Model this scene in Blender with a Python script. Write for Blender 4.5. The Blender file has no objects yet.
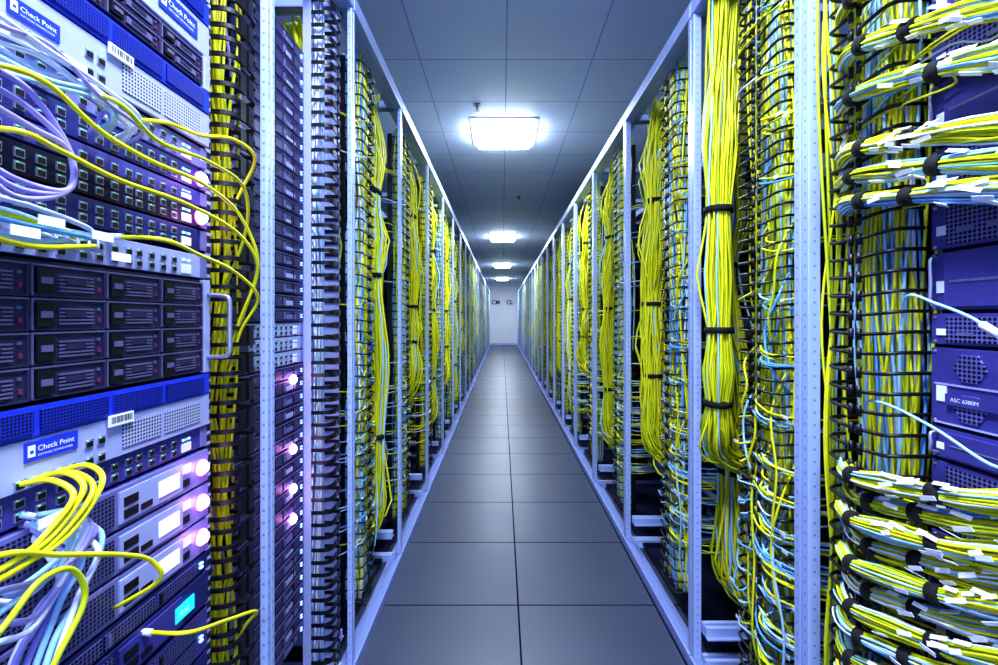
import bpy, math, random
from mathutils import Vector
R = random.Random(11)
C = bpy.context.scene.collection
V = Vector

# ------------------------------------------------------------ materials
def nt(name):
    m = bpy.data.materials.new(name); m.use_nodes = True
    n = m.node_tree; b = n.nodes["Principled BSDF"]
    return m, n, b
def mat(name, col, rough=.5, metal=0., var=.12, scale=30., emit=0., coat=0.):
    m, n, b = nt(name)
    tc = n.nodes.new("ShaderNodeTexCoord"); no = n.nodes.new("ShaderNodeTexNoise")
    no.inputs["Scale"].default_value = scale; n.links.new(tc.outputs["Object"], no.inputs["Vector"])
    mx = n.nodes.new("ShaderNodeMix"); mx.data_type = 'RGBA'
    mx.inputs[6].default_value = (*[c*(1-var) for c in col], 1)
    mx.inputs[7].default_value = (*[min(1, c*(1+var)) for c in col], 1)
    n.links.new(no.outputs["Fac"], mx.inputs[0]); n.links.new(mx.outputs[2], b.inputs["Base Color"])
    b.inputs["Roughness"].default_value = rough; b.inputs["Metallic"].default_value = metal
    if coat: b.inputs["Coat Weight"].default_value = coat
    if emit:
        b.inputs["Emission Color"].default_value = (*col, 1); b.inputs["Emission Strength"].default_value = emit
    return m
def perf(name, col, hole, pitch=.006, thr=.33, rough=.4, metal=.3):
    """perforated sheet: dark round holes on a grid in the object's face plane (x,z)"""
    m, n, b = nt(name)
    tc = n.nodes.new("ShaderNodeTexCoord"); s = n.nodes.new("ShaderNodeSeparateXYZ"); c = n.nodes.new("ShaderNodeCombineXYZ")
    n.links.new(tc.outputs["Object"], s.inputs[0]); n.links.new(s.outputs[0], c.inputs[0]); n.links.new(s.outputs[2], c.inputs[1])
    v = n.nodes.new("ShaderNodeTexVoronoi"); v.voronoi_dimensions = '2D'; v.inputs["Scale"].default_value = 1/pitch
    v.inputs["Randomness"].default_value = 0.; n.links.new(c.outputs[0], v.inputs["Vector"])
    l = n.nodes.new("ShaderNodeMath"); l.operation = 'LESS_THAN'; l.inputs[1].default_value = thr
    n.links.new(v.outputs["Distance"], l.inputs[0])
    mx = n.nodes.new("ShaderNodeMix"); mx.data_type = 'RGBA'
    mx.inputs[6].default_value = (*col, 1); mx.inputs[7].default_value = (*hole, 1)
    n.links.new(l.outputs[0], mx.inputs[0]); n.links.new(mx.outputs[2], b.inputs["Base Color"])
    b.inputs["Roughness"].default_value = rough; b.inputs["Metallic"].default_value = metal
    return m
def mathf(n):
    def M(op, a, bb=None):
        k = n.nodes.new("ShaderNodeMath"); k.operation = op
        for i, x in enumerate((a, bb)):
            if x is None: continue
            if isinstance(x, (int, float)): k.inputs[i].default_value = x
            else: n.links.new(x, k.inputs[i])
        return k.outputs[0]
    return M
def postmat(name, col, hole, pitch=.03, r=.0034):
    """painted steel with a single line of punched holes down each face"""
    m, n, b = nt(name)
    tc = n.nodes.new("ShaderNodeTexCoord"); s = n.nodes.new("ShaderNodeSeparateXYZ"); n.links.new(tc.outputs["Object"], s.inputs[0])
    M = mathf(n)
    a = M('MINIMUM', M('ABSOLUTE', s.outputs[0]), M('ABSOLUTE', s.outputs[1]))
    z = M('MULTIPLY', M('SUBTRACT', M('FRACT', M('MULTIPLY', s.outputs[2], 1/pitch)), .5), pitch)
    d = M('SQRT', M('ADD', M('MULTIPLY', a, a), M('MULTIPLY', z, z)))
    h = M('LESS_THAN', d, r)
    mx = n.nodes.new("ShaderNodeMix"); mx.data_type = 'RGBA'
    mx.inputs[6].default_value = (*col, 1); mx.inputs[7].default_value = (*hole, 1)
    n.links.new(h, mx.inputs[0]); n.links.new(mx.outputs[2], b.inputs["Base Color"])
    b.inputs["Roughness"].default_value = .35; b.inputs["Metallic"].default_value = .1
    return m
def gridmat(name, c1, c2, line, px, py, ox, oy, lw, rough, spec=.5, nscale=3.):
    m, n, b = nt(name)
    tc = n.nodes.new("ShaderNodeTexCoord"); s = n.nodes.new("ShaderNodeSeparateXYZ"); n.links.new(tc.outputs["Object"], s.inputs[0])
    M = mathf(n)
    def edge(o, off, p):
        f = M('FRACT', M('MULTIPLY', M('SUBTRACT', o, off - 50*p), 1/p))
        return M('MULTIPLY', M('MINIMUM', f, M('SUBTRACT', 1., f)), p)
    e = M('MINIMUM', edge(s.outputs[0], ox, px), edge(s.outputs[1], oy, py))
    l = M('LESS_THAN', e, lw)
    no = n.nodes.new("ShaderNodeTexNoise"); no.inputs["Scale"].default_value = nscale; no.inputs["Detail"].default_value = 6
    n.links.new(tc.outputs["Object"], no.inputs["Vector"])
    wn = n.nodes.new("ShaderNodeTexWhiteNoise"); wn.noise_dimensions = '2D'
    cc = n.nodes.new("ShaderNodeCombineXYZ")
    n.links.new(M('FLOOR', M('MULTIPLY', M('SUBTRACT', s.outputs[0], ox-50*px), 1/px)), cc.inputs[0])
    n.links.new(M('FLOOR', M('MULTIPLY', M('SUBTRACT', s.outputs[1], oy-50*py), 1/py)), cc.inputs[1])
    n.links.new(cc.outputs[0], wn.inputs["Vector"])
    f = M('ADD', M('MULTIPLY', no.outputs["Fac"], .6), M('MULTIPLY', wn.outputs["Value"], .4))
    mx = n.nodes.new("ShaderNodeMix"); mx.data_type = 'RGBA'
    mx.inputs[6].default_value = (*c1, 1); mx.inputs[7].default_value = (*c2, 1); n.links.new(f, mx.inputs[0])
    m2 = n.nodes.new("ShaderNodeMix"); m2.data_type = 'RGBA'; n.links.new(mx.outputs[2], m2.inputs[6])
    m2.inputs[7].default_value = (*line, 1); n.links.new(l, m2.inputs[0])
    n.links.new(m2.outputs[2], b.inputs["Base Color"])
    n.links.new(M('ADD', M('MULTIPLY', no.outputs["Fac"], .12), rough-.06), b.inputs["Roughness"])
    n.links.new(M('MULTIPLY', M('SUBTRACT', 1., l), spec), b.inputs["Specular IOR Level"])
    return m

YEL = mat("cable_yellow", (.82, .80, .012), .38, var=.08)
YEL2 = mat("cable_yellow_green", (.54, .64, .012), .38, var=.1)
BLU = mat("cable_sky_blue", (.12, .40, .88), .38, var=.1)
CYA = mat("cable_pale_blue", (.38, .65, .95), .38, var=.1)
WHT = mat("cable_white", (.72, .78, .97), .4, var=.05)
LIL = mat("cable_lilac", (.37, .32, .78), .4, var=.08)
BLK = mat("black_plastic", (.005, .005, .011), .4)
VEL = mat("black_velcro", (.004, .004, .006), .85)
LAB = mat("paper_label", (.88, .90, .99), .6, var=.03)
RACK = postmat("rack_paint_holes", (.40, .50, .86), (.20, .27, .56))
RAIL = mat("rack_paint", (.40, .50, .86), .36, .1, var=.04, scale=4)
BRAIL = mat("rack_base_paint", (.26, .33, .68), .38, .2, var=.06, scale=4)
DRK = mat("dark_steel", (.007, .009, .042), .45, .4)
NAVY = mat("navy_steel", (.024, .032, .18), .4, .3)
STEEL = mat("brushed_steel", (.55, .57, .75), .3, .8)
PUR = mat("violet_steel", (.066, .060, .32), .38, .2)
PALE = mat("pale_faceplate", (.42, .46, .78), .35, .1, var=.05)
MIDF = mat("lilac_faceplate", (.20, .205, .49), .35, .2, var=.05)
BEZ = perf("blue_mesh_bezel", (.018, .040, .50), (.002, .004, .05), .0045, .36)
BZS = mat("blue_bezel_solid", (.022, .055, .68), .35, .1)
VENT = perf("pale_vent", (.58, .61, .88), (.02, .02, .09), .006, .33)
DVENT = perf("dark_vent", (.12, .12, .34), (.002, .002, .008), .0065, .38)
PVENT = perf("violet_vent", (.17, .16, .54), (.003, .003, .02), .008, .38)
CARR = mat("drive_carrier_grey", (.036, .034, .095), .42, .2)
CARE = mat("drive_carrier_edge", (.19, .18, .38), .35, .4)
RED = mat("dull_red_mark", (.18, .03, .10), .45)
KINK = mat("black_ink", (.01, .01, .02), .6)
WINK = mat("white_ink", (.9, .93, 1), .5)
SCR = mat("lit_screen", (.62, .6, 1.), .3, emit=.6)
TEAL = mat("teal_screen", (.01, .5, .75), .3, emit=1.0)
PINK = mat("pink_lamp", (1., .74, 1.), .3, emit=10.)
PINKR = mat("pink_halo_ring", (.95, .20, .92), .3, emit=2.6)  # emissive ring stands in for the pink halo around each lamp
LEDC = mat("led_blue", (.3, .5, 1.), .3, emit=1.5)
LEDG = mat("led_green", (.2, .8, .5), .3, emit=.4)
DIFF = mat("lamp_diffuser", (.80, .88, 1.), .5, emit=20., var=.01)
TRIMM = mat("lamp_frame", (.75, .8, .95), .4)
WALLM = mat("wall_paint", (.84, .88, 1.), .7, var=.02, scale=2)
SIDEM = mat("wall_side_paint", (.50, .58, .9), .8)
FLOORM = gridmat("floor_tiles", (.040, .051, .094), (.060, .074, .128), (.007, .008, .016), .66, .6, .078, 2.15, .0040, .40, spec=.55)
CEILM = gridmat("ceiling_tiles", (.66, .77, 1.), (.74, .84, 1.), (.34, .43, .74), .6, .6, .03, 2.5, .0042, .6, spec=.3)
CABM = [YEL, YEL2, BLU, CYA, WHT, LIL, LAB]
YMIX = [0]*14+[1]*6+[3]
MIX = [0]*9+[1]*5+[2]*3+[3]*7+[4]*2
BMIX = [2]*4+[3]*8+[0]*7+[1]*3+[4]*2
ROWMIX = [0]*11+[1]*5+[2]*2+[3]*6+[4]*2

# ------------------------------------------------------------ mesh builder
def catmull(p, per):
    p = [V(a) for a in p]
    if len(p) < 3: return [p[0].lerp(p[-1], i/per) for i in range(per+1)]
    q = [p[0]*2-p[1]]+p+[p[-1]*2-p[-2]]; out = []
    for i in range(1, len(q)-2):
        a, b, c, d = q[i-1:i+3]
        for k in range(per):
            t = k/per
            out.append(.5*((2*b)+(c-a)*t+(2*a-5*b+4*c-d)*t*t+(3*b-a-3*c+d)*t**3))
    out.append(p[-1]); return out
def frames(P):
    n = len(P); T = []
    for i in range(n):
        t = P[min(i+1, n-1)]-P[max(i-1, 0)]
        T.append(t.normalized() if t.length > 1e-9 else V((0, 0, 1)))
    ref = V((0, 1, 0)) if abs(T[0].y) < .8 else V((1, 0, 0))
    N = []; cur = ref
    for t in T:
        cur = cur-t*cur.dot(t)
        if cur.length < 1e-6: cur = t.orthogonal()
        cur.normalize(); N.append(cur)
    return T, N, [t.cross(k) for t, k in zip(T, N)]
class MB:
    def __init__(s): s.v = []; s.f = []; s.m = []; s.sm = []
    def box(s, x0, x1, y0, y1, z0, z1, m=0):
        b = len(s.v)
        s.v += [(x0, y0, z0), (x1, y0, z0), (x1, y1, z0), (x0, y1, z0), (x0, y0, z1), (x1, y0, z1), (x1, y1, z1), (x0, y1, z1)]
        for q in ((0, 3, 2, 1), (4, 5, 6, 7), (0, 1, 5, 4), (1, 2, 6, 5), (2, 3, 7, 6), (3, 0, 4, 7)):
            s.f.append(tuple(b+i for i in q)); s.m.append(m); s.sm.append(False)
        return s
    def ribbon(s, P, t, hh, m=0):
        """flat strap standing on edge: thickness t in plan, half-heights hh (list per point) in z"""
        b = len(s.v); n = len(P)
        for i, p in enumerate(P):
            d = P[min(i+1, n-1)]-P[max(i-1, 0)]; d.z = 0; d.normalize(); k = V((-d.y, d.x, 0))*t; h = hh[i] if isinstance(hh, list) else hh
            for a, c in ((1, 1), (1, -1), (-1, -1), (-1, 1)):
                s.v.append(tuple(p+k*a+V((0, 0, h*c))))
        for i in range(n-1):
            for k in range(4):
                a = b+i*4+k; a2 = b+i*4+(k+1) % 4
                s.f.append((a, a2, a2+4, a+4)); s.m.append(m); s.sm.append(False)
        s.f.append((b+3, b+2, b+1, b)); s.m.append(m); s.sm.append(False)
        e = b+(n-1)*4; s.f.append((e, e+1, e+2, e+3)); s.m.append(m); s.sm.append(False)
        return s
    def tube(s, P, r, m=0, sides=6, cap=True):
        T, N, B = frames(P); b = len(s.v)
        cs = [(math.cos(2*math.pi*k/sides)*r, math.sin(2*math.pi*k/sides)*r) for k in range(sides)]
        for p, nn, bb in zip(P, N, B):
            for c, d in cs: s.v.append(tuple(p+nn*c+bb*d))
        for i in range(len(P)-1):
            for k in range(sides):
                a = b+i*sides+k; a2 = b+i*sides+(k+1) % sides
                s.f.append((a, a2, a2+sides, a+sides)); s.m.append(m); s.sm.append(True)
        if cap:
            s.f.append(tuple(b+k for k in reversed(range(sides)))); s.m.append(m); s.sm.append(False)
            e = b+(len(P)-1)*sides
            s.f.append(tuple(e+k for k in range(sides))); s.m.append(m); s.sm.append(False)
        return s
    def disc(s, c, r, depth, m=0, n=16, axis='y'):
        c = V(c); d = {'y': V((0, -depth, 0)), 'z': V((0, 0, -depth))}[axis]
        return s.tube([c, c+d], r, m, n)
    def dome(s, c, r, depth, m=0, n=16, rings=4):
        b = len(s.v)
        for k in range(rings+1):
            a = k/rings*math.pi/2*.96; rr = r*math.cos(a); d = depth*math.sin(a)
            for i in range(n):
                t = 2*math.pi*i/n; s.v.append((c[0]+rr*math.cos(t), c[1]-d, c[2]+rr*math.sin(t)))
        for k in range(rings):
            for i in range(n):
                a = b+k*n+i; a2 = b+k*n+(i+1) % n
                s.f.append((a, a2, a2+n, a+n)); s.m.append(m); s.sm.append(True)
        e = b+rings*n; s.f.append(tuple(e+i for i in range(n))); s.m.append(m); s.sm.append(True)
        return s
    def strands(s, path, n, ru, rw, r, mix, rnd, sides=5, per=5, wob=.22, rect=False, tight=None, flare=0., stray=0.):
        P = catmull(path, per); T, N, B = frames(P); L = len(P)
        for _ in range(n):
            if rect: x = rnd.uniform(-1, 1); y = rnd.uniform(-1, 1)
            else:
                a = rnd.uniform(0, 6.283); q = math.sqrt(rnd.random()); x = math.cos(a)*q; y = math.sin(a)*q
            k1 = rnd.uniform(2, 7); k2 = rnd.uniform(2, 7); p1 = rnd.uniform(0, 6.3); p2 = rnd.uniform(0, 6.3)
            w = wob*(2.6 if rnd.random() < stray else 1.); Q = []
            for i in range(L):
                t = i/(L-1); sc = 1.; ww = w
                if tight:
                    d = min(1, min(abs(t-u) for u in tight)/.09); sc = .74+.26*d; ww = w*(.35+.65*d)
                if flare: sc *= 1+flare*max(0, t-.58)
                Q.append(P[i]+N[i]*(ru*sc*(x+ww*math.sin(k1*t*3+p1)))+B[i]*(rw*sc*(y+ww*math.sin(k2*t*3+p2))))
            s.tube(Q, r*rnd.uniform(.85, 1.15), rnd.choice(mix), sides)
        return s
    def mesh(s, name, mats):
        me = bpy.data.meshes.new(name); me.from_pydata(s.v, [], s.f)
        for m in mats: me.materials.append(m)
        me.polygons.foreach_set("material_index", s.m); me.polygons.foreach_set("use_smooth", s.sm)
        me.update(); return me
def ob(name, data, parent=None, loc=(0, 0, 0), rz=0., label=None, cat=None, group=None, kind=None, bevel=0):
    o = bpy.data.objects.new(name, data); C.objects.link(o)
    o.location = loc; o.rotation_euler = (0, 0, rz)
    if parent: o.parent = parent
    if label: o["label"] = label
    if cat and not parent: o["category"] = cat
    if group: o["group"] = group
    if kind: o["kind"] = kind
    if bevel:
        b = o.modifiers.new("bevel", 'BEVEL'); b.width = bevel; b.segments = 2; b.limit_method = 'ANGLE'
    return o
def copy_thing(root, loc, rz=None):
    n = root.copy(); C.objects.link(n); n.location = loc
    if rz is not None: n.rotation_euler = (0, 0, rz)
    for c in list(root.children):
        k = c.copy(); C.objects.link(k); k.parent = n
        for d in list(c.children):
            e = d.copy(); C.objects.link(e); e.parent = k
    return n
def boxes(name, parent, lst, mats, loc=(0, 0, 0), label=None, bevel=0):
    mb = MB()
    for b in lst: mb.box(*b)
    return ob(name, mb.mesh(name, mats), parent, loc, label=label, bevel=bevel)
def text(name, body, size, parent, loc, m, label=None, align='LEFT', rot=(math.pi/2, 0, 0), bold=.0):
    cu = bpy.data.curves.new(name, 'FONT'); cu.body = body; cu.size = size; cu.extrude = size*.01; cu.align_x = align; cu.offset = bold
    t = bpy.data.objects.new("tmp", cu); C.objects.link(t)
    dg = bpy.context.evaluated_depsgraph_get()
    me = bpy.data.meshes.new_from_object(t.evaluated_get(dg)); me.materials.clear(); me.materials.append(m)
    bpy.data.objects.remove(t)
    o = ob(name, me, parent, loc, label=label); o.rotation_euler = rot
    return o
RL, RR = math.pi/2, -math.pi/2
LX, RX = -.575, .75

# ------------------------------------------------------------ room
def slab(name, a, m):
    mb = MB(); mb.box(*a); return ob(name, mb.mesh(name, [m]), kind="structure")
slab("floor", (-2.6, 2.8, -4, 23, -.05, 0), FLOORM)
slab("ceiling", (-2.6, 2.8, -4, 23, 3.187, 3.24), CEILM)
slab("wall_left", (-2.7, -2.6, -4, 23, 0, 3.187), SIDEM)
slab("wall_right", (2.8, 2.9, -4, 23, 0, 3.187), SIDEM)
slab("wall_back", (-2.7, 2.9, 23, 23.1, 0, 3.24), WALLM)
slab("baseboard_back", (-.7, .85, 22.97, 23, 0, .1), SIDEM)
for s, x in (("CM", -.54), ("CL", .22)):
    t = text("wall_sign", s, .29, None, (x, 22.985, 2.10), KINK, "black block letters on the white end wall", bold=.008)
    t["category"] = "sign"
def lamp(y, e=75):
    r = ob("ceiling_lamp", None, loc=(.02, y, 3.187), label="square glowing white luminous panel on the tiled ceiling", cat="lamp", group="ceiling lamps")
    mb = MB()
    for a in ((-.31, -.28, -.31, .31), (.28, .31, -.31, .31), (-.28, .28, -.31, -.28), (-.28, .28, .28, .31)):
        mb.box(a[0], a[1], a[2], a[3], -.012, 0)
    ob("lamp_frame", mb.mesh("lamp_frame", [TRIMM]), r)
    mb = MB(); mb.box(-.27, .27, -.27, .27, -.085, -.002)
    ob("diffuser", mb.mesh("diffuser", [DIFF]), r, bevel=.045)
    l = bpy.data.lights.new("panel_light", 'AREA'); l.shape = 'SQUARE'; l.size = .46; l.energy = e; l.color = (.72, .83, 1.)
    lo = bpy.data.objects.new("panel_light", l); C.objects.link(lo); lo.location = (.02, y, 3.09)
for y, e in ((-2.6, 70), (.4, 62), (4.3, 52), (9.8, 60), (15.0, 60), (20.2, 62)): lamp(y, e)  # near-camera lamps are out of view, the overhead one added to light the racks
for x, y in ((-.21, 3.75), (.25, 6.6), (.05, 12.4)):
    r = ob("sprinkler", None, loc=(x, y, 3.187), label="small dark sprinkler head hanging from the ceiling tile", cat="sprinkler", group="sprinklers")
    mb = MB(); mb.disc((0, 0, 0), .03, .008, axis='z'); mb.tube([V((0, 0, 0)), V((0, 0, -.04))], .008)
    ob("sprinkler_base", mb.mesh("sprinkler_base", [BLK]), r)
    mb = MB(); mb.disc((0, 0, -.05), .02, .004, axis='z'); mb.tube([V((-.012, 0, -.03)), V((-.014, 0, -.05))], .002); mb.tube([V((.012, 0, -.03)), V((.014, 0, -.05))], .002)
    ob("deflector", mb.mesh("deflector", [STEEL]), r)

# ------------------------------------------------------------ rack
post_cache = {}
HR = 2.64
def frame(side, y0, y1):
    L = y1-y0; X = LX if side == 'L' else RX
    r = ob("server_rack", None, loc=(X, y0 if side == 'L' else y1, 0), rz=RL if side == 'L' else RR,
           label="pale blue-grey painted open steel rack with punched posts", cat="rack", group="aisle racks")
    pw, pd = (.0080, .009) if side == 'L' else (.0120, .015)
    if side not in post_cache:
        mb = MB(); mb.box(-pw, pw, -pd, pd, .05, HR-.06); post_cache[side] = mb.mesh("post", [RACK])
    if 'side' not in post_cache:
        mb = MB(); mb.box(-.008, .008, -.4, .4, 0, .04); mb.box(-.008, .022, -.4, .4, .0, .005); post_cache['side'] = mb.mesh("side_rail", [RACK])
    for u in (pw+.001, L-pw-.001):
        for w in (pd, .86):
            ob("post", post_cache[side], r, (u, w, 0), bevel=.002)
        for z in (.0, .13, HR-.06): ob("side_rail", post_cache['side'], r, (u, .45, z))
    k = round(L, 3)
    if k not in post_cache:
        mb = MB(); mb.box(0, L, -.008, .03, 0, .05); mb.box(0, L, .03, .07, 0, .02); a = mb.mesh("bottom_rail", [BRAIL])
        mb = MB(); mb.box(0, L, -.004, .03, HR-.06, HR); mb.box(0, L, .03, .08, HR-.06, HR-.045); b = mb.mesh("top_rail", [RAIL])
        mb = MB(); mb.box(.03, L-.03, .885, .895, .05, HR-.05); c = mb.mesh("dark_backing", [DRK])  # added sheet closes off the open rack and keeps its inside dark
        mb = MB(); mb.box(.03, L-.03, .1, .88, .012, .03); d = mb.mesh("base_plate", [DRK])
        post_cache[k] = (a, b, c, d)
    a, b, c, d = post_cache[k]
    ob("bottom_rail", a, r, bevel=.003); ob("top_rail", b, r, bevel=.003)
    ob("bottom_rail", a, r, (0, .83, 0)); ob("top_rail", b, r, (0, .83, 0)); ob("dark_backing", c, r, label="dark backing sheet added to darken the rack interior"); ob("base_plate", d, r, label="dark steel base plate")
    return r

# ------------------------------------------------------------ cable manager
def finger_mb(W, D, z=0, mb=None, style=0):
    mb = mb or MB()
    for sgn, u in ((1, .004), (-1, W-.004)):
        e = .42*W
        P = catmull([(u, 0, z), (u, -D*.72, z), (u+sgn*.006, -D*.95, z), (u+sgn*.02, -D-.006, z), (u+sgn*e, -D-.008, z)], 3)
        if style == 1:    # broad open D-shaped finger: two arms joined by a deep rounded tip
            A = [p+V((0, 0, .018)) for p in P]
            B_ = [p-V((0, 0, .018)) for p in P]
            mb.ribbon(A, .0028, .0046); mb.ribbon(B_, .0028, .0046)
            tip = P[-3:]; mb.ribbon(tip, .0032, [.021, .0235, .018])
        elif style == 2:  # thin flat finger
            n = len(P); mb.ribbon(P, .0016, [.0062+.006*(i/(n-1))**3 for i in range(n)])
        else:             # rounded curved finger with a small pad at its tip, drooping a little
            Q = [p-V((0, 0, .008*(i/(len(P)-1))**2)) for i, p in enumerate(P)]
            mb.tube(Q, .0040, 0, 6)
            p = Q[-1]; mb.tube([p+V((0, 0, .012)), p-V((0, 0, .012))], .0055, 0, 6)
    return mb
mcache = {}
def manager(side, Xf, ylo, W, D, pitch, detail=True, z0=.1, z1=2.55, group="cable managers", style=0, backm=None, sidep=False):
    """Xf = |x| of the finger fronts"""
    X = -(Xf+D) if side == 'L' else Xf+D
    r = ob("cable_manager", None, loc=(X, ylo if side == 'L' else ylo+W, 0), rz=RL if side == 'L' else RR,
           label="tall black plastic vertical cable manager with curved fingers", cat="cable manager", group=group)
    k = (W, D, pitch, detail)
    if k not in mcache:
        mb = MB(); mb.box(0, W, 0, .008, z0, z1); mb.box(0, .008, -.02, 0, z0, z1); mb.box(W-.008, W, -.02, 0, z0, z1)
        back = mb.mesh("backplate", [backm or BLK])
        if detail: fm = finger_mb(W, D, style=style).mesh("finger", [BLK])
        else:
            mb = MB(); z = z0+.03
            while z < z1: finger_mb(W, D, z, mb, style=style); z += pitch
            fm = mb.mesh("fingers", [BLK])
        mcache[k] = (back, fm)
    back, fm = mcache[k]
    ob("backplate", back, r)
    if sidep: boxes("side_panel", r, [(W+.001, W+.005, -D*.9, 0, z0, z1, 0)], [PALE], label="pale painted side panel")
    if detail:
        z = z0+.03
        while z < z1: ob("finger", fm, r, (0, 0, z)); z += pitch
    else: ob("fingers", fm, r, kind="stuff")
    return r

# ------------------------------------------------------------ equipment
def dev(side, Xf, ylo, W, z, name, label, cat, group=None):
    return ob(name, None, loc=(-Xf if side == 'L' else Xf, ylo if side == 'L' else ylo+W, z), rz=RL if side == 'L' else RR, label=label, cat=cat, group=group)
def chassis(r, W, h, m, d=.5):
    boxes("chassis", r, [(0.01, W-.01, .004, d, .001, h-.001, 0), (0, W, 0, .004, .001, h-.001, 0)], [m], bevel=.0008)
def barcode(name, parent, u, z, w, h, y=-.004, seed=1):
    q = random.Random(seed); mb = MB(); mb.box(u, u+w, y, y+.003, z, z+h, 0); x = u+w*.08
    while x < u+w*.9:
        b = q.uniform(.0006, .0018); mb.box(x, x+b, y-.0003, y, z+h*.25, z+h*.85, 1); x += b+q.uniform(.0006, .0018)
    return ob(name, mb.mesh(name, [LAB, KINK]), parent, label="white barcode sticker")

def drive_mesh(w, h):
    mb = MB(); mb.box(0, w, -.006, 0, 0, h, 0)
    mb.box(0, w, -.009, -.006, h-.0025, h, 1); mb.box(0, w, -.009, -.006, 0, .002, 0); mb.box(0, .003, -.009, -.006, .002, h-.003, 1); mb.box(w-.003, w, -.009, -.006, .002, h-.003, 0)
    mb.box(.005, .028, -.012, -.006, .006, h-.006, 2); mb.box(.009, .024, -.0135, -.012, h*.4, h*.6, 1)
    for i in range(5):
        zz = .008+i*(h-.018)/5; mb.box(.036, w-.02, -.0095, -.006, zz, zz+.0024, 1)
    mb.box(.045, .075, -.0105, -.0095, h*.42, h*.62, 0)
    mb.box(w-.013, w-.008, -.0085, -.006, h*.25, h*.40, 3); mb.box(w-.013, w-.009, -.0085, -.006, h*.65, h*.74, 1)
    return mb.mesh("drive_carrier", [CARR, CARE, BLK, RED])
def handle_part(r, u, z0, z1, out=.035, y=-.002):
    P = catmull([(u, y, z0), (u, y-out*.8, z0+.003), (u, y-out, z0+.015), (u, y-out, (z0+z1)/2), (u, y-out, z1-.015), (u, y-out*.8, z1-.003), (u, y, z1)], 4)
    mb = MB(); mb.tube(P, .0045, 0, 8); ob("handle", mb.mesh("handle", [STEEL]), r, label="curved chrome pull handle")
def storage(side, Xf, ylo, z, W=.483, h=.19, cols=4, rows=4, handle=True, g=None):
    r = dev(side, Xf, ylo, W, z, "storage_array", "dark grey storage array filled with drive carriers", "storage array", g)
    chassis(r, W, h, DRK)
    for u in (0, W-.018): boxes("bezel_ear", r, [(u, u+.018, -.01, 0, 0, h, 0)], [PALE], bevel=.001)
    dw = (W-.04)/cols; dh = (h-.008)/rows; dm = drive_mesh(dw-.002, dh-.002)
    for c in range(cols):
        for k in range(rows): ob("drive_carrier", dm, r, (.02+c*dw, 0, .004+k*dh))
    if handle: handle_part(r, W-.007, .03, h-.03, y=-.01, out=.045)
    return r
def port_mesh():
    mb = MB(); w, h = .013, .012
    mb.box(0, w, -.002, .0, 0, h, 0); mb.box(.0018, w-.0018, -.003, -.0018, .0015, h-.003, 1); mb.box(.002, .0045, -.0034, -.002, h-.0025, h-.0008, 2)
    return mb.mesh("port", [STEEL, BLK, LEDG])
PORT = port_mesh()
def lamp_part(r, u, z, rad, y=-.005, e=.045):
    mb = MB(); mb.disc((u, y, z), rad, .004, 1, 20); mb.dome((u, y-.004, z), rad*.80, rad*.7, 0, 20)
    ob("indicator_lamp", mb.mesh("indicator_lamp", [PINK, PINKR]), r, label="glowing pink-white round lamp")
    l = bpy.data.lights.new("indicator_glow", 'POINT'); l.energy = e; l.color = (1., .3, .95); l.shadow_soft_size = .01
    o = bpy.data.objects.new("indicator_glow", l); C.objects.link(o); o.parent = r; o.location = (u, y-.035, z)
def switch(side, Xf, ylo, z, W=.483, h=.044, face=NAVY, ports=12, lamp_=False, seed=0, g=None, rows=2):
    r = dev(side, Xf, ylo, W, z, "network_switch", "slim rack-mounted network switch with rows of sockets", "network switch", g)
    chassis(r, W, h, face)
    for u in (0, W-.018): boxes("rack_ear", r, [(u, u+.018, -.003, 0, .002, h-.002, 0)], [MIDF], bevel=.0006)
    n = ports; du = (W-.16)/n
    for i in range(n):
        for k in range(rows): ob("port", PORT, r, (.09+i*du+(.006 if (i//4) % 2 else 0), 0, .006+k*.017))
    boxes("vent_panel", r, [(.022, .082, -.002, 0, .006, h-.006, 0)], [VENT if seed % 2 else DVENT])
    boxes("label_strip", r, [(W-.07, W-.045, -.002, 0, .006, h*.5, 0)], [LAB], label="small white sticker")
    mb = MB()
    for i in range(3): mb.box(W-.068+i*.008, W-.064+i*.008, -.0025, 0, h*.62, h*.72, i % 2)
    ob("status_lights", mb.mesh("status_lights", [LEDC, LEDG]), r)
    if lamp_: lamp_part(r, W-.022, h*.5, .015, y=-.003)
    return r
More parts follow.
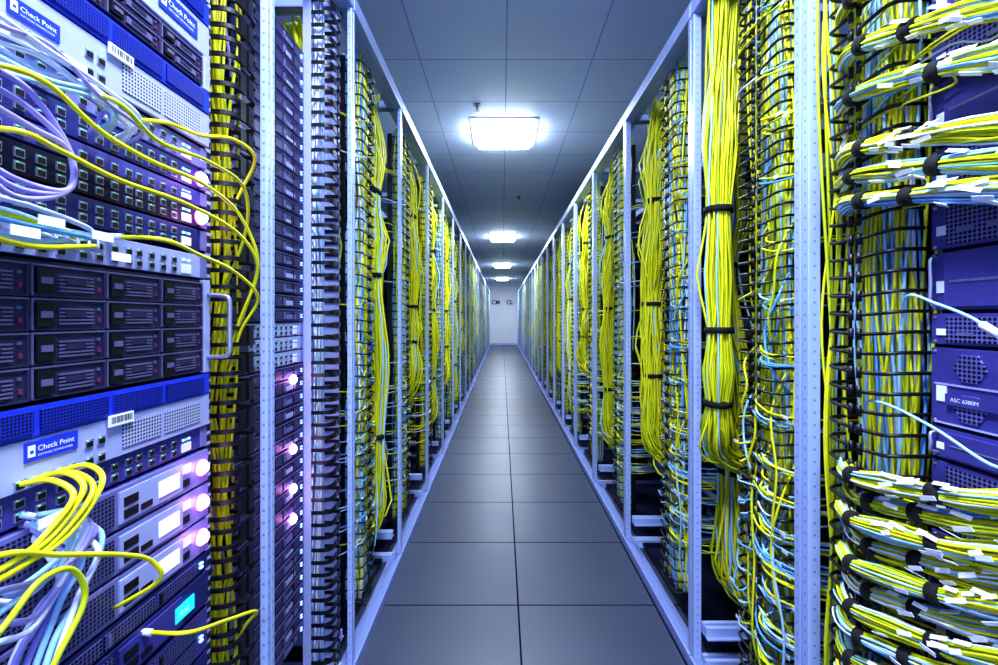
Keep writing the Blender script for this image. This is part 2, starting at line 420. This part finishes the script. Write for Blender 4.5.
def firewall(side, Xf, ylo, z, W=.483, h=.108, g=None, seed=1, lu=.105, ts=.0112, zf=.56):
    r = dev(side, Xf, ylo, W, z, "security_appliance", "security appliance with blue mesh bezel above a white logo panel", "network appliance", g)
    chassis(r, W, h, DRK); hb = h*.60
    boxes("blue_bezel", r, [(.004, W-.004, -.010, 0, hb+.002, h-.001, 1), (.03, .13, -.013, -.010, hb+.008, h-.007, 0), (.14, .24, -.013, -.010, hb+.008, h-.007, 0), (.25, .35, -.013, -.010, hb+.008, h-.007, 0), (.36, .46, -.013, -.010, hb+.008, h-.007, 0)], [BEZ, BZS], label="royal blue perforated bezel")
    boxes("white_panel", r, [(.0, W, -.008, 0, .001, hb, 0), ], [PALE], bevel=.001)
    g0 = .27 if lu < .2 else .06
    boxes("vent_grille", r, [(g0, g0+.08, -.0095, -.007, .012, hb-.012, 0), (g0+.09, g0+.185, -.0095, -.007, .012, hb-.012, 0)], [VENT])
    k = ts/.0152
    zc = hb*zf
    boxes("logo_plate", r, [(lu, lu+.108*k, -.0100, -.007, zc-.019*k, zc+.020*k, 0)], [BZS], label="royal blue logo plate")
    boxes("logo_mark", r, [(lu+.005*k, lu+.019*k, -.0104, -.009, zc-.010*k, zc+.013*k, 0), (lu+.009*k, lu+.015*k, -.0108, -.009, zc-.003*k, zc+.003*k, 1)], [WINK, BZS], label="small white square emblem")
    text("logo_lettering", "Check Point", ts, r, (lu+.0235*k, -.0103, zc-.001*k), WINK, "white brand lettering")
    text("logo_lettering", "SOFTWARE TECHNOLOGIES", ts*.37, r, (lu+.0235*k, -.0103, zc-.011*k), WINK, "tiny white lettering")
    if lu < .2:
        for u in (.045, .063, .081, .205, .225): ob("port", PORT, r, (u, -.008, .03))
        for u in (.11, .127, .144, .161, .178, .205, .225): ob("port", PORT, r, (u, -.008, .004))
        boxes("port_block", r, [(.008, .038, -.014, -.007, .014, hb-.01, 0), (.012, .034, -.015, -.013, .022, .030, 1), (.012, .034, -.015, -.013, .036, .044, 1)], [PUR, BLK])
    barcode("barcode_label", r, .240, hb-.012, .045, .017, y=-.0145, seed=seed)
    return r
def display_unit(side, Xf, ylo, z, W=.483, h=.068, teal=False, seed=0, g=None, lamp_=True):
    r = dev(side, Xf, ylo, W, z, "server_appliance", "lilac-faced appliance with vents, a small lit display and pink lamp" if lamp_ else "dark appliance with vents and a small teal display", "server", g)
    chassis(r, W, h, PUR if not teal else DRK)
    boxes("faceplate", r, [(.0, W, -.006, 0, .001, h-.002, 0)], [MIDF if not teal else NAVY], bevel=.001)
    boxes("vent_panel", r, [(.03, .14, -.0085, -.005, .008, h-.009, 0), (.15, .255, -.0085, -.005, .008, h-.009, 0)], [DVENT])
    boxes("display_surround", r, [(.265, .405, -.009, -.005, .008, h-.009, 0)], [PALE if not teal else PUR])
    du = .345 if not teal else .385
    boxes("display", r, [(du, du+.05, -.0105, -.008, .018, h-.022, 0)], [TEAL if teal else SCR], label="lit teal screen" if teal else "pale lit screen")
    if teal:
        text("display_text", "10:42", .014, r, (du+.004, -.0108, .026), WINK, "pale digits")
    boxes("port_block", r, [(.272, .30, -.0105, -.008, .014, .028, 0), (.272, .30, -.0105, -.008, .034, .048, 0), (.306, .33, -.0105, -.008, .014, .024, 0)], [BLK])
    if not teal: boxes("label_strip", r, [(.408, .430, -.0075, -.005, h*.55, h*.8, 0)], [LAB])
    boxes("slot_row", r, [(.406+i*.0075, .411+i*.0075, -.0075, -.005, h*.18, h*.38, 0) for i in range(3)], [BLK])
    if lamp_: lamp_part(r, W-.022, h*.5, .0165)
    return r
def dark_server(side, Xf, ylo, z, W=.483, h=.088, seed=0, g=None, m=None, trim=False):
    r = dev(side, Xf, ylo, W, z, "rack_server", "dark rack server with perforated front and module bays", "server", g)
    chassis(r, W, h, DRK)
    boxes("faceplate", r, [(0, W, -.004, 0, .001, h-.002, 0)], [m or NAVY], bevel=.001)
    if trim:
        boxes("trim_line", r, [(.004, W-.004, -.007, -.004, h-.0055, h-.003, 0)], [CARE])
        q = random.Random(seed)
        boxes("sticker", r, [(W-.13, W-.13+q.uniform(.03, .08), -.0075, -.004, .008, .008+q.uniform(.008, .016), 0)], [PALE if seed % 2 else MIDF])
    n = 6 if trim else 4; du = (W-.06)/n; mb = MB()
    rows = max(1, int(h/.04)); dh = (h-.008)/rows
    for i in range(n):
        for k in range(rows):
            mb.box(.03+i*du, .03+(i+1)*du-.005, -.006, -.004, .004+k*dh, .004+(k+1)*dh-.005, 0)
    ob("module_grille", mb.mesh("module_grille", [DVENT]), r)
    for i in range(n): boxes("latch", r, [(.034+i*du, .040+i*du, -.0085, -.006, .008, h-.012, 0)], [(CARE, BLK)[i % 2]])
    boxes("status_lights", r, [(W-.026, W-.018, -.0085, -.003, h*.3+i*.008, h*.3+.004+i*.008, 0) for i in range(2)], [LEDC])
    return r

# ------------------------------------------------------------ near left rack
frame('L', .19, 1.107); frame('L', 1.110, 1.722)
G1 = "equipment in the nearest rack"; Xf = .62; y0 = .447
storage('L', Xf, y0, 1.275, g=G1, h=.19)
firewall('L', Xf, y0, 1.165, g=G1, seed=3, lu=.122, ts=.0100, zf=.74)
firewall('L', Xf, y0, 1.742, h=.112, g=G1, seed=5, lu=.102, ts=.0092, zf=.52)
storage('L', Xf, y0, 1.857, h=.068, rows=2, handle=False, g=G1)
firewall('L', Xf, y0, 1.926, g=G1, seed=9, lu=.345, ts=.0140)
storage('L', Xf, y0, 2.042, h=.13, rows=3, handle=False, g=G1)
for i, (z, f, l, h) in enumerate(((1.695, MIDF, 0, .044), (1.648, NAVY, 1, .044), (1.616, PUR, 0, .030), (1.570, DRK, 1, .044), (1.524, NAVY, 0, .044), (1.4685, PALE, 0, .048))):
    switch('L', Xf, y0, z, h=h, face=f, lamp_=bool(l), seed=i, g=G1, rows=1 if i == 2 else 2)
switch('L', Xf, y0, 1.120, face=PUR, seed=8, g=G1)
for i in range(3): display_unit('L', Xf, y0, 1.048-.071*i, seed=i, g=G1)
dark_server('L', Xf, y0, .865, h=.038, seed=2, g=G1)
display_unit('L', Xf, y0, .795, teal=True, lamp_=False, g=G1)
for i in range(5): dark_server('L', Xf, y0, .70-i*.092, seed=i+3, g=G1, m=PUR if i % 2 == 0 else None)
r = ob("mounting_rail", None, loc=(-.625, .945, 0), rz=RL, label="black punched mounting rail beside the equipment", cat="rail")
mb = MB(); mb.box(-.009, .009, -.0, .05, .05, 2.58)
ob("rail_body", mb.mesh("rail_body", [postmat("black_rail", (.02, .02, .05), (.4, .45, .7), .0222, .0035)]), r)

manager('L', .60, .972, .117, .115, .064, group="near cable managers", style=1)
manager('L', .61, 1.56, .125, .08, .044, group="near cable managers", style=2, backm=PALE, sidep=True)

def bundle(name, path, n, rad, r, mix, label, ties=(), rnd=None, labels=0, group="tied cable bundles", per=5, wob=.18, rw=None, sides=6, tie_r=1.0, cat="cable bundle", loc=(0, 0, 0), rz=0, lrange=(.3, .9), flare=0., stray=0.):
    rnd = rnd or R
    root = ob(name, None, loc=loc, rz=rz, label=label, cat=cat, group=group)
    mb = MB(); mb.strands(path, n, rad, rw or rad, r, mix, rnd, sides, per, wob, tight=ties, flare=flare, stray=stray)
    ob("cables", mb.mesh("cables", CABM), root, kind="stuff")
    P = catmull(path, 12); T, N, B = frames(P)
    for t in ties:
        i = int(t*(len(P)-1)); c = P[i]; rr = rad*.86*tie_r+r
        mb = MB(); mb.tube([c-T[i]*.011, c+T[i]*.011], rr, 0, 14)
        ob("strap", mb.mesh("strap", [VEL]), root, label="black hook-and-loop strap")
    for k in range(labels):
        t = rnd.uniform(*lrange); i = int(t*(len(P)-1))
        rd = (V((-1, 0, 0))*1.0+V((0, 0, rnd.uniform(-1.6, 1.6)))).normalized()
        rd = (rd-T[i]*rd.dot(T[i])).normalized()
        c = P[i]+rd*(rad*(1.1+flare*max(0, t-.58))+r)
        d = (T[i]+V((0, 0, rnd.uniform(-.35, .35)))).normalized()*rnd.uniform(.009, .018); e = d.cross(rd).normalized()*.0040; f = rd*.0006
        m = MB(); b = [c-d-e, c+d-e, c+d+e, c-d+e]
        m.v = [tuple(p-f) for p in b]+[tuple(p+f) for p in b]
        m.f = [(0, 1, 2, 3), (7, 6, 5, 4), (0, 4, 5, 1), (1, 5, 6, 2), (2, 6, 7, 3), (3, 7, 4, 0)]; m.m = [0]*6; m.sm = [False]*6
        ob("cable_label", m.mesh("cable_label", [LAB]), root, label="white wrapped tag")
    return root

def trunk(x, y, ru, rw, n, mix, z0, z1, r, label, g="vertical cable runs", wob=.16, seed=1):
    rnd = random.Random(seed)
    mb = MB(); k = 9
    path = [(x, y, z1-(z1-z0)*i/k) for i in range(k+1)]
    mb.strands(path, n, ru, rw, r, mix, rnd, 5, 5, wob, rect=True)
    return ob("vertical_cable_run", mb.mesh("vertical_cable_run", CABM), label=label, cat="cables", group=g, kind="stuff")
trunk(-.668, 1.035, .036, .018, 18, [0, 0, 0, 1, 5], .1, 2.6, .0036, "yellow network cables running down inside a black manager", seed=3, wob=.8)
trunk(-.668, 1.622, .035, .012, 9, [4, 4, 3], .1, 2.6, .0034, "white and pale blue cables running down a black manager", seed=4, wob=.6)

G2 = "equipment in the second rack"
z = .30; i = 0
while z < 2.3:
    if 1.2 < z < 1.33: switch('L', .695, 1.135, z, W=.415, face=PALE, g=G2, seed=i, ports=8); z += .047
    else:
        dark_server('L', .695, 1.135, z, W=.415, h=.0425, seed=i, g=G2, m=PUR if i % 3 == 0 else NAVY, trim=True); z += .0445
    i += 1
for z in (1.16, .93, .80, .70):
    r = dev('L', .706, 1.44, .05, z, "indicator_module", "small module with a glowing pink lamp", "indicator", "pink lamp modules")
    boxes("module_body", r, [(0, .05, -.012, -.001, 0, .05, 0)], [MIDF], bevel=.001); lamp_part(r, .025, .025, .020, y=-.012, e=.06)

# ------------------------------------------------------------ loose cords on the left
def cord(path, m, r=.0034, label="yellow network patch cable", g="loose patch cables", plug=True, seed=0, pr=1.7):
    root = ob("patch_cable", None, label=label, cat="cable", group=g)
    P = catmull(path, 7); mb = MB(); mb.tube(P, r, 0, 8); ob("cable_jacket", mb.mesh("cable_jacket", [m]), root)
    if plug:
        d = (P[1]-P[0]).normalized(); mb = MB(); mb.tube([P[0]-d*.012*pr/1.7, P[0]-d*.002, P[0]+d*.012*pr/1.7], r*pr, 0, 6)
        ob("plug", mb.mesh("plug", [WHT]), root, label="clear moulded plug")
def L3(x, pts): return [(x+(o[2] if len(o) > 2 else 0), o[0], o[1]) for o in pts]
YL = "yellow patch cable sweeping across the equipment fronts"
cord(L3(-.54, [(.45, 1.655, -.06), (.478, 1.659), (.531, 1.665), (.597, 1.639), (.682, 1.629), (.808, 1.629), (.916, 1.599), (.984, 1.515), (1.0, 1.427, -.03), (1.02, 1.30, -.09)]), YEL, label=YL)
cord(L3(-.54, [(.480, 1.59, -.07), (.493, 1.595), (.543, 1.592), (.628, 1.582), (.769, 1.582), (.916, 1.558), (.984, 1.493), (1.0, 1.38, -.05), (1.02, 1.25, -.1)]), YEL, label=YL)
cord(L3(-.54, [(.70, 1.70, -.07), (.712, 1.700), (.795, 1.714), (.899, 1.747), (.972, 1.731), (1.0, 1.64, -.06), (1.02, 1.5, -.1)]), YEL, label=YL)
cord(L3(-.54, [(.70, 1.515, -.07), (.712, 1.512), (.795, 1.4995), (.899, 1.48), (.985, 1.43), (1.0, 1.35, -.05), (1.02, 1.2, -.1)]), YEL, label=YL)
cord(L3(-.54, [(.60, 1.70, -.07), (.62, 1.69), (.70, 1.665), (.82, 1.675), (.93, 1.66), (.99, 1.58, -.03), (1.01, 1.45, -.09)]), YEL2, label=YL)
cord(L3(-.54, [(.76, .85, -.07), (.769, .844), (.882, .79), (.98, .74), (1.02, .66, -.06), (1.03, .5, -.1)]), YEL, label=YL)
cord(L3(-.54, [(.42, 1.12, -.04), (.478, 1.132), (.543, 1.098), (.628, 1.053), (.682, 1.016), (.702, .974), (.70, .93, -.07)]), YEL)
# four cords plugged into the ports under the logo plate, arching out and back
for u, dz in ((.560, 0), (.577, .004), (.594, -.003), (.611, .002)):
    k = (u-.56)/.05
    cord([(-.634, u+.004, 1.175), (-.612, u+.004, 1.176), (-.575, u+.008, 1.180+dz), (-.545, u+.006-.01*k, 1.160+dz), (-.545, u-.03-.02*k, 1.128-.012*k), (-.54, .495, 1.118-.012*k+dz), (-.55, .43, 1.11-.01*k)], YEL, r=.0036, label="yellow patch cable plugged in and arching away")
cord(L3(-.54, [(.42, 1.03), (.478, 1.05), (.52, 1.08), (.56, 1.07), (.575, 1.02), (.53, .96), (.50, .88), (.49, .8)]), YEL2, r=.0036, plug=False)
lc = ["lilac patch cable hanging in a loop", "pale blue patch cable hanging in a loop", "white patch cable hanging in a loop"]
rr = random.Random(5)
for k in range(12):
    a = rr.uniform(-.02, .02); b = rr.uniform(-.03, .03); m, l = ((LIL, lc[0]), (CYA, lc[1]), (WHT, lc[2]))[k % 3]
    cord(L3(-.55-rr.uniform(0, .03), [(.43, 1.02+b), (.478, 1.055+b+a), (.53, 1.05+b), (.575+a, 1.08), (.59+a, 1.12-a), (.57, 1.135, -.04)] if k % 2 else
            [(.47+a, .60), (.49+a, .80+b), (.53+a, .95+b), (.57+a, 1.02), (.60+a, 1.07+a), (.58, 1.12, -.05)]), m, r=.0038, label=l, plug=False)
for k in range(12):
    a = rr.uniform(-.012, .012); b = rr.uniform(-.03, .02); m, l = ((WHT, lc[2]), (WHT, lc[2]), (CYA, lc[1]), (LIL, lc[0]))[k % 4]
    cord(L3(-.55-rr.uniform(0, .03), [(.40, 1.70+b), (.478, 1.70+b+a), (.543, 1.70+b), (.612, 1.70+a), (.663+b, 1.685+a), (.68+b, 1.66, -.04)]), m, r=.0030, label=l, plug=True)
for k in range(3):
    cord(L3(-.55, [(.47, 1.66-.02*k), (.52, 1.65-.02*k), (.565, 1.60), (.565, 1.55), (.50, 1.545-.01*k), (.44, 1.57)]), LIL, r=.0036, label=lc[0], plug=False)
for k in range(7):
    b = k*.008; m, l = ((YEL, "yellow patch cable lying across sockets"), (CYA, lc[1]), (WHT, lc[2]), (BLU, "blue patch cable lying across sockets"))[k % 4]
    cord(L3(-.575-.01*(k % 3), [(.66-.02*(k % 3), 1.495, -.03), (.62-.02*(k % 3), 1.487+b/2), (.55, 1.475+b), (.50, 1.478+b), (.44, 1.485+b)]), m, r=.0036, label=l)
for (y, z) in ((.50, 1.487), (.53, 1.505), (.60, 1.50), (.63, 1.475), (.53, 1.14), (.50, 1.71), (.56, 1.715), (.60, 1.69)):
    mb = MB(); mb.box(-.553, -.5515, y, y+.032, z-.006, z+.006); ob("cable_tag", mb.mesh("cable_tag", [LAB]), label="white paper tag wrapped on a patch cable", cat="label", group="paper cable tags")

# ------------------------------------------------------------ near right rack
frame('R', .19, 1.114); frame('R', 1.118, 1.765)
manager('R', .775, .875, .185, .10, .041, group="near cable managers", style=0)
G3 = "equipment in the nearest opposite rack"
def purple_server(z, h, kind, seed=0):
    W = .483; r = dev('R', .83, .372, W, z, "rack_server", "violet-blue rack server with round mesh vents and latches", "server", G3)
    chassis(r, W, h, PUR); boxes("faceplate", r, [(0, W, -.005, 0, .001, h-.002, 0)], [PUR], bevel=.001)
    if kind == 0:
        rows = max(1, round(h/.06)); dh = h/rows
        for k in range(rows):
            for i in range(5):
                u = .035+i*.09; m = MB(); m.disc((u+.037, -.003, dh*(k+.5)), min(.028, dh*.42), .005, 0, 6)
                ob("round_vent", m.mesh("round_vent", [PVENT]), r, label="hexagonal perforated vent")
            m = MB(); m.box(.008, W-.008, -.0075, -.004, dh*k+.002, dh*k+.005, 0); ob("trim_line", m.mesh("trim_line", [PALE]), r)
    elif kind == 1:
        for i in range(4):
            boxes("module_cover", r, [(.03+i*.11, .135+i*.11, -.011, -.004, .006, h-.008, 0), (.04+i*.11, .125+i*.11, -.0125, -.010, h*.45, h*.50, 1)], [PUR, CARE], bevel=.0015)
        m = MB(); m.tube(catmull([(.014, -.004, .01), (.014, -.02, .014), (.016, -.022, h/2), (.014, -.02, h-.014), (.014, -.004, h-.01)], 4), .003); ob("handle", m.mesh("handle", [STEEL]), r, label="chrome pull handle")
    else:
        boxes("vent_panel", r, [(.03, W-.03, -.007, -.004, .006, h-.008, 0)], [PVENT])
        boxes("slots", r, [(.05+i*.05, .08+i*.05, -.009, -.006, h*.3, h*.4, 0) for i in range(8)], [CARE])
    boxes("sticker", r, [(.012, .03, -.0075, -.005, h*.3, h*.5, 0)], [LAB])
    mb = MB()
    for s in (.006, h-.008): mb.disc((.008, -.005, s), .003, .002, 0, 8); mb.disc((W-.008, -.005, s), .003, .002, 0, 8)
    ob("screws", mb.mesh("screws", [STEEL]), r)
    return r
z = .35
for h, k in ((.088, 2), (.12, 1), (.088, 2), (.1, 0), (.1, 2), (.12, 1), (.13, 2), (.06, 1), (.145, 0), (.06, 2), (.11, 1), (.088, 2), (.1, 0), (.12, 1), (.09, 2), (.12, 0), (.1, 1)):
    purple_server(z, h, k); z += h+.004
tb = ob("model_plate", None, loc=(.805, .82, 1.232), rz=RR, label="small violet plate with pale lettering on a server", cat="label")
boxes("plate", tb, [(-.002, .12, .013, .015, -.004, .016, 0)], [PUR])
text("plate_lettering", "ASC 6380M", .0100, tb, (.008, .0125, .003), WINK, "pale lettering")

trunk(.840, .968, .074, .024, 85, BMIX, .1, 2.6, .0030, "dense yellow and pale blue cables running down a black manager", seed=6, wob=.30)
trunk(.795, 1.075, .008, .02, 9, YMIX, .1, 2.6, .0032, "yellow cables running down beside the rack post", seed=8, wob=.8)
specs = [(2.07, 1.95, 0), (1.96, 1.86, 0), (1.86, 1.785, 0), (1.745, 1.675, 0), (1.69, 1.625, 0), (1.635, 1.58, 0),
         (1.05, 1.118, 0), (1.0, 1.078, 1), (.955, 1.035, 0), (.905, .995, 1), (.86, .955, 0), (.81, .915, 1), (.765, .875, 0), (.715, .835, 0), (.655, .79, 0), (.59, .74, 0)]
for k, (h0, h1, bk) in enumerate(specs):
    up = .12 if h0 > 1.4 else -.12; dx = .018*bk
    path = [(.845, 1.03, h0+up*1.3), (.82, 1.035, h0+up*.5), (.780+dx, 1.01, h0+.003), (.752+dx, .95, h0), (.754+dx, .86, h0*.75+h1*.25-.002), (.766+dx, .75, h0*.42+h1*.58-.004), (.782+dx, .64, h1-.004), (.80, .52, h1-.005), (.822, .42, h1)]
    bundle("cable_bundle", path, 50, .0190, .0021, (MIX+[4, 3, 3] if k % 3 else YMIX+[3, 3, 4, 4, 4]), "strapped bundle of yellow and blue cables leading to a server", ties=(.42, .55) if k % 2 else (.38, .60), labels=13, rnd=random.Random(40+k), group="strapped bundles by the near servers", per=5, wob=.10, lrange=(.48, .85), flare=1.5, stray=.07)
def fan(n, h0, h1, seed, mix, x=.79):
    q = random.Random(seed); mb = MB()
    for _ in range(n):
        h = q.uniform(h0, h1); e = h+q.uniform(-.03, .03); yy = q.uniform(.62, .8)
        P = catmull([(.84, q.uniform(.9, 1.05), h+q.uniform(-.15, .15)), (x+q.uniform(0, .03), q.uniform(.92, 1.05), h), (x-.005+q.uniform(-.01, .02), .9, e), (x+q.uniform(-.01, .02), .8, e+q.uniform(-.02, .02)), (.80, yy, e+q.uniform(-.02, .02)), (.822, yy-.05, e+q.uniform(-.02, .02))], 4)
        mb.tube(P, .0023, q.choice(mix), 5)
    return ob("loose_patch_cables", mb.mesh("loose_patch_cables", CABM), label="loose yellow and blue patch cables spreading to server sockets", cat="cables", group="loose cable fans", kind="stuff")
fan(10, .65, 1.08, 1, MIX+[4]); fan(12, 1.6, 2.1, 2, MIX+[3, 4])
cord([(.770, .70, 1.368), (.770, .735, 1.39), (.772, .79, 1.412), (.785, .86, 1.43), (.81, .90, 1.38), (.84, .93, 1.2)], CYA, r=.0028, label="pale blue cable ending in a loose white plug", pr=2.3)
cord([(.822, .70, 1.15), (.79, .72, 1.15), (.775, .80, 1.19), (.77, .90, 1.215), (.79, .97, 1.19), (.83, 1.0, 1.05)], CYA, r=.0028, label="pale blue cable arching to a server")

# ------------------------------------------------------------ second right rack
manager('R', .79, 1.25, .24, .09, .036, group="near cable managers", style=0)
trunk(.842, 1.37, .098, .025, 92, MIX+[3, 0, 3], .1, 2.6, .0034, "yellow and pale blue cables packed into a black manager", seed=16, wob=.28)
bundle("cable_bundle", [(.84, 1.66, 2.6), (.815, 1.655, 2.2), (.80, 1.645, 1.9), (.80, 1.645, 1.55), (.80, 1.64, 1.25), (.805, 1.66, 1.03), (.83, 1.71, .91), (.90, 1.74, .85), (.99, 1.745, .84)], 95, .056, .0038, YMIX, "thick bright yellow cable bundle with black straps hanging down", ties=(.30, .46, .6), rnd=random.Random(9), group="thick hanging bundles", stray=.12)
def swirl(seed, n=70, mix=MIX, z0=.35, z1=1.02):
    """local frame: u sideways, -y outward"""
    q = random.Random(seed); mb = MB()
    for i in range(n+26):
        if i < n: tier = z0+(z1-z0)*(int(q.random()*7)+.5)/7
        else: tier = 1.1+int(q.random()*8)*.17     # a few short combed-out cords on the upper tiers
        h = tier+q.gauss(0, .016); d = q.uniform(.14, .24); s = q.choice((1, 1, 1, -1))
        P = catmull([(q.uniform(-.06, .06), .03, h+q.uniform(.1, .2)), (q.uniform(-.07, .07), -.01, h+.03), (s*.06, -.03-q.random()*.02, h-.006), (s*d*.6, -.03+q.random()*.03, h-.016), (s*d, .05, h-.010+q.uniform(-.01, .01)), (s*d*1.05, .16, h)], 4)
        mb.tube(P, .0033, q.choice(mix), 5)
        if i % 3 == 0:
            c = P[12]; mb.box(c.x-.014, c.x+.014, c.y-.006, c.y-.0045, c.z-.005, c.z+.005, 6)
    for _ in range(10):
        h = q.uniform(.5, 2.1); l = q.uniform(.3, .9); u = q.uniform(-.05, .12)
        P = catmull([(u, .03, h+l*.5), (u+q.uniform(-.03, .03), -.03, h+l*.25), (u+q.uniform(-.04, .04), -.035, h), (u+q.uniform(-.03, .03), -.03, h-l*.3), (u, .04, h-l*.5)], 5)
        mb.tube(P, .0036, q.choice(mix), 5)
    return mb.mesh("patch_cable_tangle", CABM)
SW = [swirl(s) for s in (1, 2, 3)]
def tangle(side, x, y, k, g="patch cable tangles"):
    return ob("patch_cable_tangle", SW[k % 3], loc=(x, y, 0), rz=RR if side == 'R' else RL, label="tangle of yellow and blue patch cables looping out of a manager", cat="cables", group=g, kind="stuff")
tangle('R', .81, 1.37, 0)

# ------------------------------------------------------------ repeated bays
def trunk_mesh(seed, mix, n=44, W=.19):
    mb = MB(); q = random.Random(seed)
    mb.strands([(0, 0, 2.58-2.45*i/9) for i in range(10)], n, .030, W/2*.95, .0050, mix, q, 5, 5, .4, rect=True)
    return mb
TR = [trunk_mesh(s, m).mesh("vertical_cable_run", CABM) for s, m in ((1, ROWMIX), (2, ROWMIX+[2, 3, 3]), (3, YMIX+[3, 4]))]
def hb(seed, mix, zend, n=78, rad=.068):
    q = random.Random(seed); j = lambda a: q.uniform(-a, a)
    return bundle("cable_bundle", [(j(.02), .08, 2.6), (j(.04), .02, 2.25), (j(.04), .01, 1.9), (j(.04), 0, 1.5), (j(.04), 0, (1.5+zend+.15)/2), (j(.03), .01, zend+.15), (.02, .06, zend+.02), (.04, .14, zend-.02)], n, rad, .0050, mix,
                  "thick yellow cable bundle hanging beside the rack post", ties=(.22+j(.03), .42+j(.04), .62+j(.03)), rnd=q, group="thick hanging bundles", per=4, sides=5, stray=.2, wob=.30, tie_r=.9)
HB = []
for s, m, ze in ((1, YMIX, .6), (2, YMIX+[3, 3, 2, 4], .25), (3, YMIX+[3], .85), (4, YMIX, .42)): HB.append(hb(s, m, ze))
used = [False]*4
def put_bundle(side, x, y, k):
    rz = RR if side == 'R' else RL
    if not used[k]:
        used[k] = True; HB[k].location = (x, y, 0); HB[k].rotation_euler = (0, 0, rz)
    else: copy_thing(HB[k], (x, y, 0), rz)
mb = MB(); mb.box(0, .483, 0, .3, 0, .088, 0); mb.box(.02, .463, -.003, 0, .01, .04, 1); mb.box(.02, .463, -.003, 0, .05, .078, 1)
mb.box(.02, .10, -.005, -.003, .012, .02, 2); PANEL = mb.mesh("rack_server", [DRK, DVENT, LAB])
jq = random.Random(21)
def bay(side, y0, y1, idx):
    f = .575 if side == 'L' else .75; s = -1 if side == 'L' else 1
    frame(side, y0, y1)
    W = .21; ym = y0+.26+jq.uniform(-.03, .03)
    far = idx > 2
    manager(side, f+.05, ym, W, .09, .050, detail=not far, group="row cable managers", style=0)
    rz = RL if side == 'L' else RR
    ob("vertical_cable_run", TR[idx % 3], loc=(s*(f+.098), ym+W/2, 0), rz=rz, label="yellow and blue cables packed into a vertical manager", cat="cables", group="vertical cable runs", kind="stuff")
    tangle(side, s*(f+.085), ym+W/2, idx)
    kk = (idx+1) % 4 if side == 'L' else (idx*3) % 4
    put_bundle(side, s*(f+.098+jq.uniform(0, .02)), y1-.17, kk)
    put_bundle(side, s*(f+.21), y0+.14+jq.uniform(-.03, .03), (kk+1) % 4)
    if idx < 8:
        z = .3
        while z < 2.3:
            ob("rack_server", PANEL, loc=(s*(f+.34), y0+.12 if side == 'L' else y0+.12+.483, z), rz=rz, label="dark server with two rows of vents deep in a rack", cat="server", group="servers deep in the racks")
            z += .2
yl = 1.726; i = 0
while yl < 21.6:
    L = .815 if i == 0 else .92
    bay('L', yl, yl+L, i); yl += L+.003; i += 1
yr = 1.769; i = 0
while yr < 21.6:
    L = .95
    bay('R', yr, yr+L, i); yr += L+.003; i += 1

# ------------------------------------------------------------ light & camera
w = bpy.data.worlds.new("world"); bpy.context.scene.world = w; w.use_nodes = True
w.node_tree.nodes["Background"].inputs[0].default_value = (.38, .52, 1., 1); w.node_tree.nodes["Background"].inputs[1].default_value = 1.45
cd = bpy.data.cameras.new("camera"); cd.sensor_width = 36; cd.lens = 445/998*36; cd.clip_start = .02; cd.clip_end = 100
cam = bpy.data.objects.new("camera", cd); C.objects.link(cam)
cam.location = (0, 0, 1.387); cam.rotation_euler = (math.pi/2, 0, 0)
cd.shift_x = -3/998; cd.shift_y = -14.5/998
bpy.context.scene.camera = cam
vs = bpy.context.scene.view_settings; vs.view_transform = 'Standard'
try: vs.look = 'Medium High Contrast'
except Exception:
    vs.look = 'None'
vs.exposure = 0.30
